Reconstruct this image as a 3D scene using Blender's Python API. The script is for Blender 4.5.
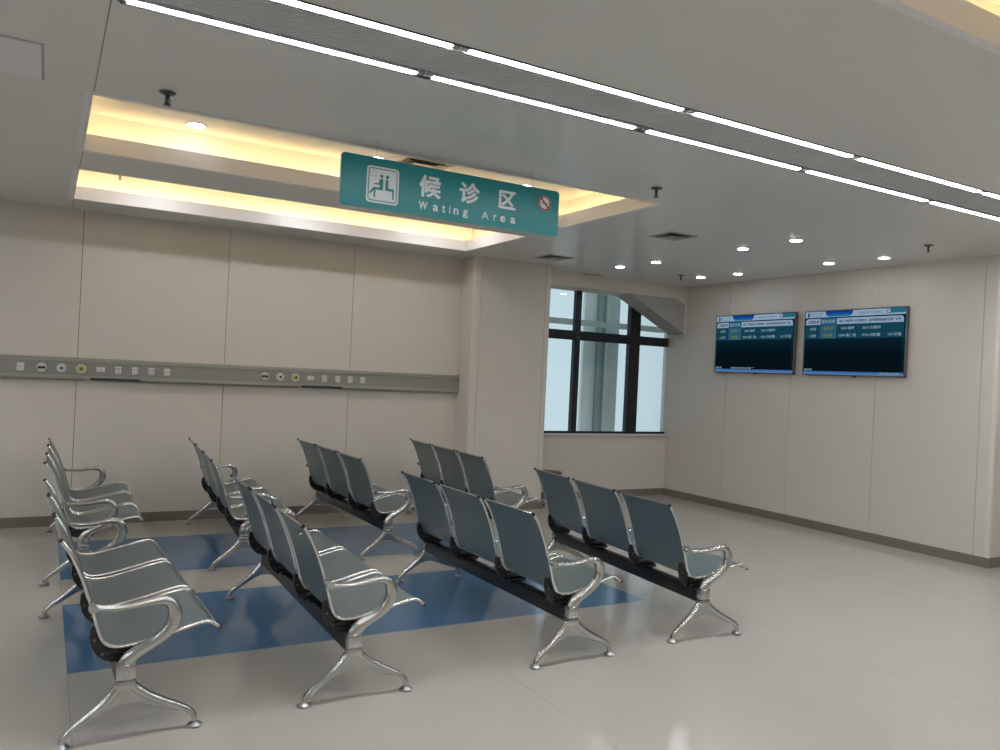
import bpy, bmesh, math, random
from mathutils import Vector, Matrix

# ------------------------------------------------------------------ scene
for o in list(bpy.data.objects):
    bpy.data.objects.remove(o)
SC = bpy.context.scene
COL = SC.collection
PI = math.pi

# ------------------------------------------------------------------ camera
def camera():
    yaw, pitch, roll = 0.520415, 0.000743, 0.047645
    f = Vector((math.sin(yaw)*math.cos(pitch), math.cos(yaw)*math.cos(pitch), math.sin(pitch)))
    r = Vector((math.cos(yaw), -math.sin(yaw), 0)); u = r.cross(f)
    c, s = math.cos(roll), math.sin(roll)
    r2 = c*r + s*u; u2 = -s*r + c*u
    cam = bpy.data.cameras.new('camera'); o = bpy.data.objects.new('camera', cam)
    cam.sensor_width = 36; cam.lens = 795.6/1000*36
    cam.clip_start = .05; cam.clip_end = 200
    M = Matrix((r2, u2, -f)).transposed().to_4x4()
    M.translation = Vector((0, 0, 1.55))
    o.matrix_world = M
    COL.objects.link(o); SC.camera = o
camera()

# ------------------------------------------------------------------ world, exposure, lamp strengths
W = bpy.data.worlds.new('world'); SC.world = W; W.use_nodes = True
bg = W.node_tree.nodes['Background']
bg.inputs['Color'].default_value = (0.714, 0.858, 0.951, 1)
bg.inputs['Strength'].default_value = 0.92
SC.view_settings.view_transform = 'Standard'
SC.view_settings.look = 'None'
SC.view_settings.gamma = 1
SC.view_settings.use_curve_mapping = False
SC.view_settings.exposure = 0.0
LAMP = 56.0          # linear lamps
SPOT = 52.0         # downlights
COVE = 15.5          # warm LED strips in the coves
SCREEN = 0.8

# ------------------------------------------------------------------ materials
def mat(name, col, rough=.5, metal=0., spec=.5, coat=0., noise=0., nscale=8., bump=0., emit=None, estr=0., coat_r=.1):
    m = bpy.data.materials.new(name); m.use_nodes = True
    nt = m.node_tree; p = nt.nodes['Principled BSDF']
    p.inputs['Base Color'].default_value = (*col, 1)
    p.inputs['Roughness'].default_value = rough
    p.inputs['Metallic'].default_value = metal
    p.inputs['Specular IOR Level'].default_value = spec
    p.inputs['Coat Weight'].default_value = coat
    p.inputs['Coat Roughness'].default_value = coat_r
    if emit:
        p.inputs['Emission Color'].default_value = (*emit, 1)
        p.inputs['Emission Strength'].default_value = estr
    if noise or bump:
        tc = nt.nodes.new('ShaderNodeTexCoord')
        n = nt.nodes.new('ShaderNodeTexNoise'); n.inputs['Scale'].default_value = nscale
        n.inputs['Detail'].default_value = 4
        nt.links.new(tc.outputs['Object'], n.inputs['Vector'])
        if noise:
            mx = nt.nodes.new('ShaderNodeMix'); mx.data_type = 'RGBA'
            mx.inputs['A'].default_value = (*[c*(1-noise) for c in col], 1)
            mx.inputs['B'].default_value = (*[min(1, c*(1+noise)) for c in col], 1)
            nt.links.new(n.outputs['Fac'], mx.inputs['Factor'])
            nt.links.new(mx.outputs['Result'], p.inputs['Base Color'])
        if bump:
            b = nt.nodes.new('ShaderNodeBump'); b.inputs['Strength'].default_value = bump
            b.inputs['Distance'].default_value = .01
            nt.links.new(n.outputs['Fac'], b.inputs['Height'])
            nt.links.new(b.outputs['Normal'], p.inputs['Normal'])
    return m

def emis(name, col, s):
    m = bpy.data.materials.new(name); m.use_nodes = True
    nt = m.node_tree; nt.nodes.clear()
    e = nt.nodes.new('ShaderNodeEmission'); o = nt.nodes.new('ShaderNodeOutputMaterial')
    e.inputs['Color'].default_value = (*col, 1); e.inputs['Strength'].default_value = s
    nt.links.new(e.outputs[0], o.inputs[0])
    return m

def ramp_emis(name, stops, s, axis='Z', lo=0., hi=1.):
    """screen picture: brightness runs along one local axis"""
    m = emis(name, (1, 1, 1), s); nt = m.node_tree
    tc = nt.nodes.new('ShaderNodeTexCoord'); sp = nt.nodes.new('ShaderNodeSeparateXYZ')
    mr = nt.nodes.new('ShaderNodeMapRange'); mr.inputs['From Min'].default_value = lo; mr.inputs['From Max'].default_value = hi
    r = nt.nodes.new('ShaderNodeValToRGB')
    nt.links.new(tc.outputs['Object'], sp.inputs[0]); nt.links.new(sp.outputs[axis], mr.inputs['Value'])
    nt.links.new(mr.outputs[0], r.inputs[0])
    el = r.color_ramp.elements
    for i, (q, c) in enumerate(stops):
        e = el[i] if i < 2 else el.new(q)
        e.position = q; e.color = (*c, 1)
    em = [n for n in nt.nodes if n.type == 'EMISSION'][0]
    nt.links.new(r.outputs[0], em.inputs['Color'])
    return m

def perforated():
    m = mat('perforated_steel', (.235, .295, .31), .38, .55)
    nt = m.node_tree; p = nt.nodes['Principled BSDF']; out = nt.nodes['Material Output']
    uv = nt.nodes.new('ShaderNodeUVMap')
    def vm(op, a, b=None):
        n = nt.nodes.new('ShaderNodeVectorMath'); n.operation = op
        nt.links.new(a, n.inputs[0])
        if b is not None: n.inputs[1].default_value = b
        return n
    masks = []
    sc = vm('MULTIPLY', uv.outputs[0], (1/.006, 1/.0104, 0))
    for off in ((0, 0, 0), (.5, .5, 0)):
        a = vm('ADD', sc.outputs[0], off)
        f = vm('FRACTION', a.outputs[0])
        c = vm('SUBTRACT', f.outputs[0], (.5, .5, 0))
        s = vm('MULTIPLY', c.outputs[0], (.006, .0104, 0))
        l = vm('LENGTH', s.outputs[0])
        t = nt.nodes.new('ShaderNodeMath'); t.operation = 'LESS_THAN'; t.inputs[1].default_value = .0015
        nt.links.new(l.outputs['Value'], t.inputs[0]); masks.append(t)
    mx = nt.nodes.new('ShaderNodeMath'); mx.operation = 'MAXIMUM'
    nt.links.new(masks[0].outputs[0], mx.inputs[0]); nt.links.new(masks[1].outputs[0], mx.inputs[1])
    tr = nt.nodes.new('ShaderNodeBsdfTransparent'); ms = nt.nodes.new('ShaderNodeMixShader')
    nt.links.new(mx.outputs[0], ms.inputs[0]); nt.links.new(p.outputs[0], ms.inputs[1]); nt.links.new(tr.outputs[0], ms.inputs[2])
    nt.links.new(ms.outputs[0], out.inputs['Surface'])
    return m

def glass():
    m = bpy.data.materials.new('window_glass'); m.use_nodes = True
    nt = m.node_tree; nt.nodes.clear()
    o = nt.nodes.new('ShaderNodeOutputMaterial'); t = nt.nodes.new('ShaderNodeBsdfTransparent')
    t.inputs[0].default_value = (.93, .97, .97, 1)
    g = nt.nodes.new('ShaderNodeBsdfGlossy'); g.inputs['Roughness'].default_value = .02
    f = nt.nodes.new('ShaderNodeFresnel'); f.inputs[0].default_value = 1.45
    x = nt.nodes.new('ShaderNodeMixShader')
    nt.links.new(f.outputs[0], x.inputs[0]); nt.links.new(t.outputs[0], x.inputs[1]); nt.links.new(g.outputs[0], x.inputs[2])
    nt.links.new(x.outputs[0], o.inputs[0])
    return m

def floor_mat(name, c1, c2, rough, seams=False):
    m = mat(name, c1, rough, 0, .65)
    nt = m.node_tree; p = nt.nodes['Principled BSDF']
    tc = nt.nodes.new('ShaderNodeTexCoord')
    n1 = nt.nodes.new('ShaderNodeTexNoise'); n1.inputs['Scale'].default_value = 2.2; n1.inputs['Detail'].default_value = 5
    n2 = nt.nodes.new('ShaderNodeTexNoise'); n2.inputs['Scale'].default_value = 120; n2.inputs['Detail'].default_value = 2
    nt.links.new(tc.outputs['Object'], n1.inputs[0]); nt.links.new(tc.outputs['Object'], n2.inputs[0])
    ad = nt.nodes.new('ShaderNodeMath'); ad.operation = 'MULTIPLY_ADD'; ad.inputs[1].default_value = .5
    hf = nt.nodes.new('ShaderNodeMath'); hf.operation = 'MULTIPLY'; hf.inputs[1].default_value = .5
    nt.links.new(n1.outputs['Fac'], hf.inputs[0]); nt.links.new(n2.outputs['Fac'], ad.inputs[0]); nt.links.new(hf.outputs[0], ad.inputs[2])
    mx = nt.nodes.new('ShaderNodeMix'); mx.data_type = 'RGBA'
    mx.inputs['A'].default_value = (*c1, 1); mx.inputs['B'].default_value = (*c2, 1)
    nt.links.new(ad.outputs[0], mx.inputs['Factor'])
    last = mx.outputs['Result']
    if seams:   # the joints between sheets of vinyl
        sp = nt.nodes.new('ShaderNodeSeparateXYZ'); nt.links.new(tc.outputs['Object'], sp.inputs[0])
        prev = None
        for ax, per, off in (('X', 2.0, .16), ('Y', 9.0, 4.36)):
            a = nt.nodes.new('ShaderNodeMath'); a.operation = 'SUBTRACT'; a.inputs[1].default_value = off - per/2
            nt.links.new(sp.outputs[ax], a.inputs[0])
            w = nt.nodes.new('ShaderNodeMath'); w.operation = 'MODULO'; w.inputs[1].default_value = per
            b = nt.nodes.new('ShaderNodeMath'); b.operation = 'ADD'; b.inputs[1].default_value = per*10
            nt.links.new(a.outputs[0], b.inputs[0]); nt.links.new(b.outputs[0], w.inputs[0])
            c = nt.nodes.new('ShaderNodeMath'); c.operation = 'SUBTRACT'; c.inputs[1].default_value = per/2
            d = nt.nodes.new('ShaderNodeMath'); d.operation = 'ABSOLUTE'
            e = nt.nodes.new('ShaderNodeMath'); e.operation = 'LESS_THAN'; e.inputs[1].default_value = .003
            nt.links.new(w.outputs[0], c.inputs[0]); nt.links.new(c.outputs[0], d.inputs[0]); nt.links.new(d.outputs[0], e.inputs[0])
            if prev is None: prev = e.outputs[0]
            else:
                g = nt.nodes.new('ShaderNodeMath'); g.operation = 'MAXIMUM'
                nt.links.new(prev, g.inputs[0]); nt.links.new(e.outputs[0], g.inputs[1]); prev = g.outputs[0]
        k = nt.nodes.new('ShaderNodeMath'); k.operation = 'MULTIPLY'; k.inputs[1].default_value = .22
        nt.links.new(prev, k.inputs[0])
        m2 = nt.nodes.new('ShaderNodeMix'); m2.data_type = 'RGBA'
        m2.inputs['B'].default_value = (.12, .11, .09, 1)
        nt.links.new(k.outputs[0], m2.inputs['Factor']); nt.links.new(last, m2.inputs['A'])
        last = m2.outputs['Result']
    nt.links.new(last, p.inputs['Base Color'])
    # slight unevenness of the polish
    r = nt.nodes.new('ShaderNodeMapRange'); r.inputs['To Min'].default_value = rough*.85; r.inputs['To Max'].default_value = rough*1.2
    nt.links.new(n1.outputs['Fac'], r.inputs['Value']); nt.links.new(r.outputs[0], p.inputs['Roughness'])
    b = nt.nodes.new('ShaderNodeBump'); b.inputs['Strength'].default_value = .12; b.inputs['Distance'].default_value = .01
    n3 = nt.nodes.new('ShaderNodeTexNoise'); n3.inputs['Scale'].default_value = 5; n3.inputs['Detail'].default_value = 2
    nt.links.new(tc.outputs['Object'], n3.inputs[0])
    nt.links.new(n3.outputs['Fac'], b.inputs['Height']); nt.links.new(b.outputs[0], p.inputs['Normal'])
    return m

M = {}
M['wall'] = mat('wall_panel_cream', (.71, .665, .605), .42, noise=.03, nscale=3, spec=.35)
M['lintel'] = mat('lintel_cream_paint', (.71, .655, .575), .6, noise=.02)
M['groove'] = mat('groove_dark', (.10, .09, .075), .8)
M['base'] = mat('skirting_taupe', (.235, .205, .17), .42, .15, noise=.06, nscale=5)
M['ceiling'] = mat('ceiling_panel_white', (.72, .72, .70), .30, noise=.02, nscale=2, spec=.5)
M['void'] = mat('cove_white_paint', (.80, .78, .73), .6)
M['fascia'] = mat('cove_fascia_white', (.84, .82, .83), .4)
M['floor'] = floor_mat('vinyl_beige', (.52, .495, .445), (.57, .545, .495), .12, True)
M['blue'] = floor_mat('vinyl_blue', (.085, .20, .37), (.115, .25, .44), .12)
M['chrome'] = mat('polished_chrome', (.80, .81, .82), .10, 1.)
M['alu'] = mat('polished_cast_aluminium', (.56, .57, .57), .17, 1., noise=.05, nscale=30)
M['pad'] = mat('brushed_foot_metal', (.42, .42, .42), .35, 1.)
M['perf'] = perforated()
M['hatch'] = mat('hatch_white_paint', (.80, .79, .80), .45)
M['beam'] = mat('black_powder_coat', (.012, .012, .014), .28, spec=.6)
M['blackplastic'] = mat('black_plastic', (.012, .012, .012), .35)
M['rail'] = mat('rail_anodised_green_grey', (.34, .355, .30), .38, .3)
M['railface'] = mat('rail_grey_face', (.31, .305, .28), .5)
M['railgroove'] = mat('rail_pale_green_edge', (.43, .47, .37), .35, .3)
M['white'] = mat('white_plastic', (.72, .71, .70), .4)
M['whitering'] = mat('white_ring_plastic', (.66, .65, .62), .4)
M['yellow'] = mat('yellow_gas_ring', (.55, .46, .06), .4)
M['frame'] = mat('black_window_frame', (.010, .012, .016), .4)
M['sill'] = mat('pale_sill_stone', (.74, .74, .74), .4)
M['concrete'] = mat('grey_speckled_plaster', (.43, .42, .40), .8, noise=.10, nscale=60)
M['glass'] = glass()
M['teal'] = mat('teal_acrylic', (.016, .215, .222), .25, spec=.2)
M['signwhite'] = mat('white_vinyl_lettering', (.66, .68, .69), .5)
M['signgreen'] = mat('dark_green_vinyl', (.012, .20, .17), .5)
M['signred'] = mat('red_vinyl', (.34, .006, .018), .5)
M['signgrey'] = mat('grey_vinyl', (.33, .38, .38), .5)
M['signedge'] = mat('clear_acrylic_edge', (.35, .50, .50), .2)
M['lamp'] = emis('lamp_diffuser_lit', (.93, .96, 1.0), LAMP)
M['spot2'] = emis('recess_downlight_lens_lit', (.93, .96, 1.0), 17.0)
M['spot3'] = emis('narrow_recess_downlight_lens_lit', (.93, .96, 1.0), 170.0)
M['spot'] = emis('downlight_lens_lit', (.93, .96, 1.0), SPOT)
M['cove'] = emis('warm_led_lit', (1.0, .72, .36), COVE)
M['lampgrey'] = mat('grey_lamp_housing', (.26, .27, .27), .4)
M['lampdark'] = mat('dark_channel', (.09, .09, .095), .6)
M['ribbed'] = mat('ribbed_grey_panel', (.66, .69, .70), .45)
M['trimwhite'] = mat('white_metal_trim', (.74, .74, .72), .35)
M['steel'] = mat('dull_steel', (.16, .16, .15), .35, .8)
M['darksteel'] = mat('dark_metal', (.10, .10, .10), .5, .4)
M['vent'] = mat('grey_vent_metal', (.44, .44, .42), .45, .1)
M['tvframe'] = mat('tv_silver_bezel', (.16, .16, .165), .3, .6)
M['tvback'] = mat('tv_black_shell', (.02, .02, .02), .5)
M['brown'] = mat('brown_varnished_wood', (.15, .08, .045), .35, noise=.2, nscale=14)
M['exterior'] = mat('exterior_grey_green_cladding', (.52, .58, .54), .6, noise=.05)
M['exterior2'] = mat('exterior_dark_green_trim', (.26, .35, .30), .6)
M['exterior3'] = mat('exterior_pale_cladding', (.80, .84, .82), .6)
M['ground'] = mat('exterior_paving', (.35, .37, .36), .8, noise=.1)

# ------------------------------------------------------------------ mesh helpers
def bx(bm, x0, x1, y0, y1, z0, z1, mi=0):
    v = [bm.verts.new(p) for p in ((x0,y0,z0),(x1,y0,z0),(x1,y1,z0),(x0,y1,z0),(x0,y0,z1),(x1,y0,z1),(x1,y1,z1),(x0,y1,z1))]
    fs = [bm.faces.new([v[i] for i in f]) for f in ((0,3,2,1),(4,5,6,7),(0,1,5,4),(1,2,6,5),(2,3,7,6),(3,0,4,7))]
    for f in fs: f.material_index = mi
    return v

def bbx(bm, x0, x1, y0, y1, z0, z1, r=.004, seg=2):
    t = bmesh.new(); bx(t, x0, x1, y0, y1, z0, z1)
    bmesh.ops.bevel(t, geom=t.edges[:], offset=r, segments=seg, affect='EDGES', profile=.5)
    me = bpy.data.meshes.new('tmp'); t.to_mesh(me); t.free(); bm.from_mesh(me); bpy.data.meshes.remove(me)

def prism(bm, pts, a0, a1, axis='y', bevel=0., seg=2):
    """closed outline extruded; axis y: pts are (x,z); axis x: (y,z); axis z: (x,y)"""
    t = bmesh.new()
    def P(p, a): return {'y': (p[0], a, p[1]), 'x': (a, p[0], p[1]), 'z': (p[0], p[1], a)}[axis]
    A = [t.verts.new(P(p, a0)) for p in pts]; B = [t.verts.new(P(p, a1)) for p in pts]
    t.faces.new(A); t.faces.new(B[::-1]); n = len(pts)
    for i in range(n): t.faces.new([A[i], B[i], B[(i+1) % n], A[(i+1) % n]])
    bmesh.ops.recalc_face_normals(t, faces=t.faces[:])
    if bevel:
        caps = [e for e in t.edges if len(e.link_faces) == 2 and any(len(f.verts) == n for f in e.link_faces)]
        bmesh.ops.bevel(t, geom=caps, offset=bevel, segments=seg, affect='EDGES', profile=.5)
    bmesh.ops.triangulate(t, faces=[f for f in t.faces if len(f.verts) > 4])
    me = bpy.data.meshes.new('tmp'); t.to_mesh(me); t.free(); bm.from_mesh(me); bpy.data.meshes.remove(me)

def cyl(bm, c, r, h, axis='z', n=24, r2=None):
    """c is the centre of the first cap; h runs along +axis"""
    r2 = r if r2 is None else r2
    ring = []
    for rr, k in ((r, 0), (r2, h)):
        L = []
        for i in range(n):
            a = 2*PI*i/n; u, v = rr*math.cos(a), rr*math.sin(a)
            q = {'z': (u, v, k), 'y': (u, k, v), 'x': (k, u, v)}[axis]
            L.append(bm.verts.new((c[0]+q[0], c[1]+q[1], c[2]+q[2])))
        ring.append(L)
    fs = [bm.faces.new(ring[0][::-1]), bm.faces.new(ring[1])]
    for i in range(n): fs.append(bm.faces.new([ring[0][i], ring[0][(i+1)%n], ring[1][(i+1)%n], ring[1][i]]))
    return fs

def lathe(bm, c, prof, n=24, axis='z'):
    rings = []
    for r, h in prof:
        L = []
        for i in range(n):
            a = 2*PI*i/n; u, v = r*math.cos(a), r*math.sin(a)
            q = {'z': (u, v, h), 'y': (u, h, v), 'x': (h, u, v)}[axis]
            L.append(bm.verts.new((c[0]+q[0], c[1]+q[1], c[2]+q[2])))
        rings.append(L)
    for a, b in zip(rings, rings[1:]):
        for i in range(n): bm.faces.new([a[i], a[(i+1)%n], b[(i+1)%n], b[i]])
    bm.faces.new(rings[0][::-1]); bm.faces.new(rings[-1])

def catmull(pts, k=6):
    out = []
    P = [pts[0]] + list(pts) + [pts[-1]]
    for i in range(1, len(P)-2):
        a, b, c, d = [Vector(q) for q in P[i-1:i+3]]
        for s in range(k):
            t = s/k
            out.append(.5*((2*b) + (c-a)*t + (2*a-5*b+4*c-d)*t*t + (3*b-a-3*c+d)*t**3))
    out.append(Vector(pts[-1]))
    return out

def tube(bm, pts, r, n=10, smooth=5, r_end=None):
    P = catmull(pts, smooth) if smooth else [Vector(p) for p in pts]
    m = len(P); rings = []
    T = [(P[min(i+1, m-1)]-P[max(i-1, 0)]).normalized() for i in range(m)]
    nrm = T[0].orthogonal().normalized()
    for i in range(m):
        nrm = (nrm - T[i]*nrm.dot(T[i])).normalized(); b = T[i].cross(nrm)
        rr = r if r_end is None else r + (r_end-r)*i/(m-1)
        rings.append([bm.verts.new(P[i] + rr*(math.cos(2*PI*j/n)*nrm + math.sin(2*PI*j/n)*b)) for j in range(n)])
    for a, b in zip(rings, rings[1:]):
        for j in range(n): bm.faces.new([a[j], a[(j+1)%n], b[(j+1)%n], b[j]])
    bm.faces.new(rings[0][::-1]); bm.faces.new(rings[-1])

def ribbon(bm, pts, y, n=14, smooth=6, power=2.6):
    """pts: (x, z, in-plane width, y width) swept in the xz plane with a soft rectangular section"""
    P = catmull([(p[0], p[1], 0) for p in pts], smooth); Wd = catmull([(p[2], p[3], 0) for p in pts], smooth)
    m = len(P); rings = []
    for i in range(m):
        t = (P[min(i+1, m-1)]-P[max(i-1, 0)]).normalized(); nn = Vector((-t.y, t.x))
        L = []
        for j in range(n):
            a = 2*PI*j/n; ca, sa = math.cos(a), math.sin(a)
            u = math.copysign(abs(ca)**(2/power), ca)*Wd[i].x/2; v = math.copysign(abs(sa)**(2/power), sa)*Wd[i].y/2
            L.append(bm.verts.new((P[i].x+nn.x*u, y+v, P[i].y+nn.y*u)))
        rings.append(L)
    for a, b in zip(rings, rings[1:]):
        for j in range(n): bm.faces.new([a[j], b[j], b[(j+1)%n], a[(j+1)%n]])
    bm.faces.new(rings[0]); bm.faces.new(rings[-1][::-1])

def build(name, bm, mats, parent=None, smooth=False, label=None):
    bmesh.ops.recalc_face_normals(bm, faces=bm.faces[:])
    me = bpy.data.meshes.new(name); bm.to_mesh(me); bm.free()
    for m in (mats if isinstance(mats, (list, tuple)) else [mats]): me.materials.append(m)
    if smooth:
        me.polygons.foreach_set('use_smooth', [True]*len(me.polygons))
        try: me.set_sharp_from_angle(angle=math.radians(40))
        except Exception: pass
    o = bpy.data.objects.new(name, me); COL.objects.link(o)
    if parent: o.parent = parent
    if label: o['label'] = label
    return o

def thing(name, label, cat, loc=(0, 0, 0), rz=0, group=None):
    o = bpy.data.objects.new(name, None); COL.objects.link(o)
    o.empty_display_size = .1
    o.location = loc; o.rotation_euler = (0, 0, rz)
    o['label'] = label; o['category'] = cat
    if group: o['group'] = group
    return o

def copy_tree(o, parent=None):
    c = o.copy(); COL.objects.link(c)
    if parent: c.parent = parent
    for ch in list(o.children): copy_tree(ch, c)
    return c

def struct(name, bm, mats, smooth=False):
    o = build(name, bm, mats, None, smooth); o['kind'] = 'structure'; return o

NB = bmesh.new

# ------------------------------------------------------------------ dimensions of the room (metres)
ZC = 2.878                 # ceiling
YA = 8.215                 # far left wall
XR = 7.566                 # right wall
YW = 8.469                 # wall under the window
YCOR = 4.06                # outer corner of the right wall
XL, XE, YB = -6.2, 11.5, -4.2

# floor
b = NB(); bx(b, XL-.2, XE+.2, YB-.2, 8.75, -.08, 0); struct('floor', b, M['floor'])
for (y0, y1) in ((4.372, 5.592), (6.228, 7.478)):
    b = NB(); bx(b, .16, 3.779, y0, y1, -.002, .0012); struct('floor_stripe', b, M['blue'])

# walls made of panels with open joints in front of a dark backing
def panel_wall(name, axis, plane, away, a0, a1, seams, z0=0, z1=ZC, gap=.005, t=.012, ends=0):
    """axis x: wall runs along x at y=plane; away = +1 when the solid side is at +"""
    b = NB(); cuts = [a0] + sorted(seams) + [a1]
    def put(u0, u1, d0, d1, mi):
        lo, hi = sorted((plane+away*d0, plane+away*d1))
        if axis == 'x': bx(b, u0, u1, lo, hi, z0, z1, mi)
        else: bx(b, lo, hi, u0, u1, z0, z1, mi)
    for i in range(len(cuts)-1):
        s = cuts[i] + (gap/2 if i else 0); e = cuts[i+1] - (gap/2 if i < len(cuts)-2 else 0)
        put(s, e, 0, t, 0)
    put(a0, a1, t, .12, 1)
    return struct(name, b, [M['wall'], M['groove']])

panel_wall('wall_back', 'x', YA, 1, XL, 4.14, [-4.9, -3.61, -2.32, -1.03, .262, 1.551, 2.845])
panel_wall('wall_right', 'y', XR, 1, YCOR+.035, 8.60, [4.202, 5.285, 6.38, 7.385])
panel_wall('wall_left', 'y', XL, -1, YB, YA, [-3, -1.8, -.6, .6, 1.8, 3, 4.2, 5.4, 6.6])
panel_wall('wall_front', 'x', YB, -1, XL, XE, [-2, -.8, .4, 1.6, 2.8, 4, 5.2, 6.4, 7.6, 8.8, 10])
panel_wall('wall_right_return', 'x', YCOR, 1, XR+.035, XE, [7.72, 8.9, 10.1])
panel_wall('wall_far_right', 'y', XE, 1, YB, YCOR, [-3, -1.8, -.6, .6, 1.8, 3])
# rounded outer corner of the right wall
b = NB(); R = .035
pts = [(XR+R, YCOR)] + [(XR+R-R*math.sin(a), YCOR+R-R*math.cos(a)) for a in [PI/2*i/6 for i in range(1, 7)]] + [(XR+.045, YCOR+R), (XR+.045, YCOR+.012), ]
prism(b, pts, 0, ZC, 'z'); struct('trim_1', b, M['wall'], True)
# wall under the window
b = NB(); bx(b, 5.0, XR, YW, YW+.14, 0, .822); struct('wall_window', b, M['wall'])
# column between the two
b = NB()
def rc(x, y, sx, sy, r=.03, n=5):   # outline of a rounded corner
    return [(x+sx*(r-r*math.sin(t)), y+sy*(r-r*math.cos(t))) for t in [PI/2*i/n for i in range(n+1)]]
left = rc(4.138, 7.905, 1, 1)       # from front to side
b2 = [(4.236, 7.905)] + left + [(4.138, 8.60), (4.236, 8.60)]
prism(b, b2, 0, ZC, 'z')
right = rc(5.180, 7.905, -1, 1)
prism(b, [(5.100, 7.905)] + right + [(5.180, 8.60), (5.100, 8.60)], 0, ZC, 'z')
bx(b, 4.240, 5.096, 7.905, 7.925, 0, ZC)
bx(b, 4.236, 5.100, 7.925, 8.60, 0, ZC, 1)
struct('wall_column', b, [M['wall'], M['groove']], True)
# lintel over the window niche, with the cream infill in its right corner
b = NB(); bx(b, 5.18, XR, 8.168, 8.60, 2.702, ZC)
prism(b, [(7.35, 2.702), (XR, 2.702), (XR, 2.235), (7.531, 2.235), (7.531, 2.628)], 8.168, 8.182, 'y')
struct('trim_2', b, M['lintel'])
# grey slanted beam running through the corner of the niche
b = NB(); prism(b, [(6.575, 2.701), (7.345, 2.701), (7.530, 2.625), (7.530, 2.236)], 8.172, 8.485, 'y'); struct('trim_3', b, M['concrete'])

# baseboards
def skirting(name, segs):
    b = NB()
    for s in segs: bbx(b, *s, 0, .092, .003, 1)
    struct(name, b, M['base'])
T = .012
skirting('baseboard_back', [(XL, 4.138, YA-T, YA)])
skirting('baseboard_column', [(4.138-T, 5.18+T, 7.905-T, 7.905), (4.138-T, 4.138, 7.905, YA-T), (5.18, 5.18+T, 7.905, YW)])
skirting('baseboard_window', [(5.18+T, XR-T, YW-T, YW)])
skirting('baseboard_right', [(XR-T, XR, YCOR, YW), (XR-T, XE, YCOR-T, YCOR)])
skirting('baseboard_left', [(XL, XL+T, YB, YA-T)])
skirting('baseboard_front', [(XL+T, XE, YB, YB+T)])
skirting('baseboard_far_right', [(XE-T, XE, YB+T, YCOR-T)])

# ------------------------------------------------------------------ ceiling with its openings
CH = (.19, 7.74, 2.905, 3.322)                      # slot of the linear lamps
COF = [(.158, 3.898, 4.560, 5.823), (.158, 3.898, 6.435, 7.657), (.158, 3.898, .43, 1.693)]
holes = [CH] + COF + [(4.9, 8.6, .43, 1.693), (.158, 3.898, -2.6, -1.4), (4.9, 8.6, -2.6, -1.4)]  # last three: unseen recesses added so their LED strips help light the room
CH2 = (.19, 7.74, -.72, -.303)  # lamp slot added behind the camera for more light in the room
CH3 = (-5.1, -1.1, 2.905, 3.322); CH4 = (-5.1, -1.1, 5.905, 6.322); CH5 = (-5.1, -1.1, -.72, -.303)  # unseen lamp slots added at left to brighten that side
holes = [CH2, CH3, CH4, CH5] + holes
b = NB()
xs = sorted({XL, XE, *[h[0] for h in holes], *[h[1] for h in holes], XR})
ys = sorted({YB, 8.60, YCOR, *[h[2] for h in holes], *[h[3] for h in holes]})
cells = set()
for i in range(len(xs)-1):
    for j in range(len(ys)-1):
        cx, cy = (xs[i]+xs[i+1])/2, (ys[j]+ys[j+1])/2
        if any(h[0] < cx < h[1] and h[2] < cy < h[3] for h in holes): continue
        if cx > XR and cy > YCOR: continue
        cells.add((i, j))
def cq(*p): b.faces.new([b.verts.new(q) for q in p])
for (i, j) in cells:
    xa, xb, ya, yb = xs[i], xs[i+1], ys[j], ys[j+1]; z0, z1 = ZC, ZC+.02
    cq((xa, ya, z0), (xa, yb, z0), (xb, yb, z0), (xb, ya, z0)); cq((xa, ya, z1), (xb, ya, z1), (xb, yb, z1), (xa, yb, z1))
    if (i-1, j) not in cells: cq((xa, ya, z0), (xa, ya, z1), (xa, yb, z1), (xa, yb, z0))
    if (i+1, j) not in cells: cq((xb, ya, z0), (xb, yb, z0), (xb, yb, z1), (xb, ya, z1))
    if (i, j-1) not in cells: cq((xa, ya, z0), (xb, ya, z0), (xb, ya, z1), (xa, ya, z1))
    if (i, j+1) not in cells: cq((xa, yb, z0), (xa, yb, z1), (xb, yb, z1), (xb, yb, z0))
bmesh.ops.remove_doubles(b, verts=b.verts[:], dist=1e-5)
ce = struct('ceiling', b, M['ceiling'])
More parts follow.
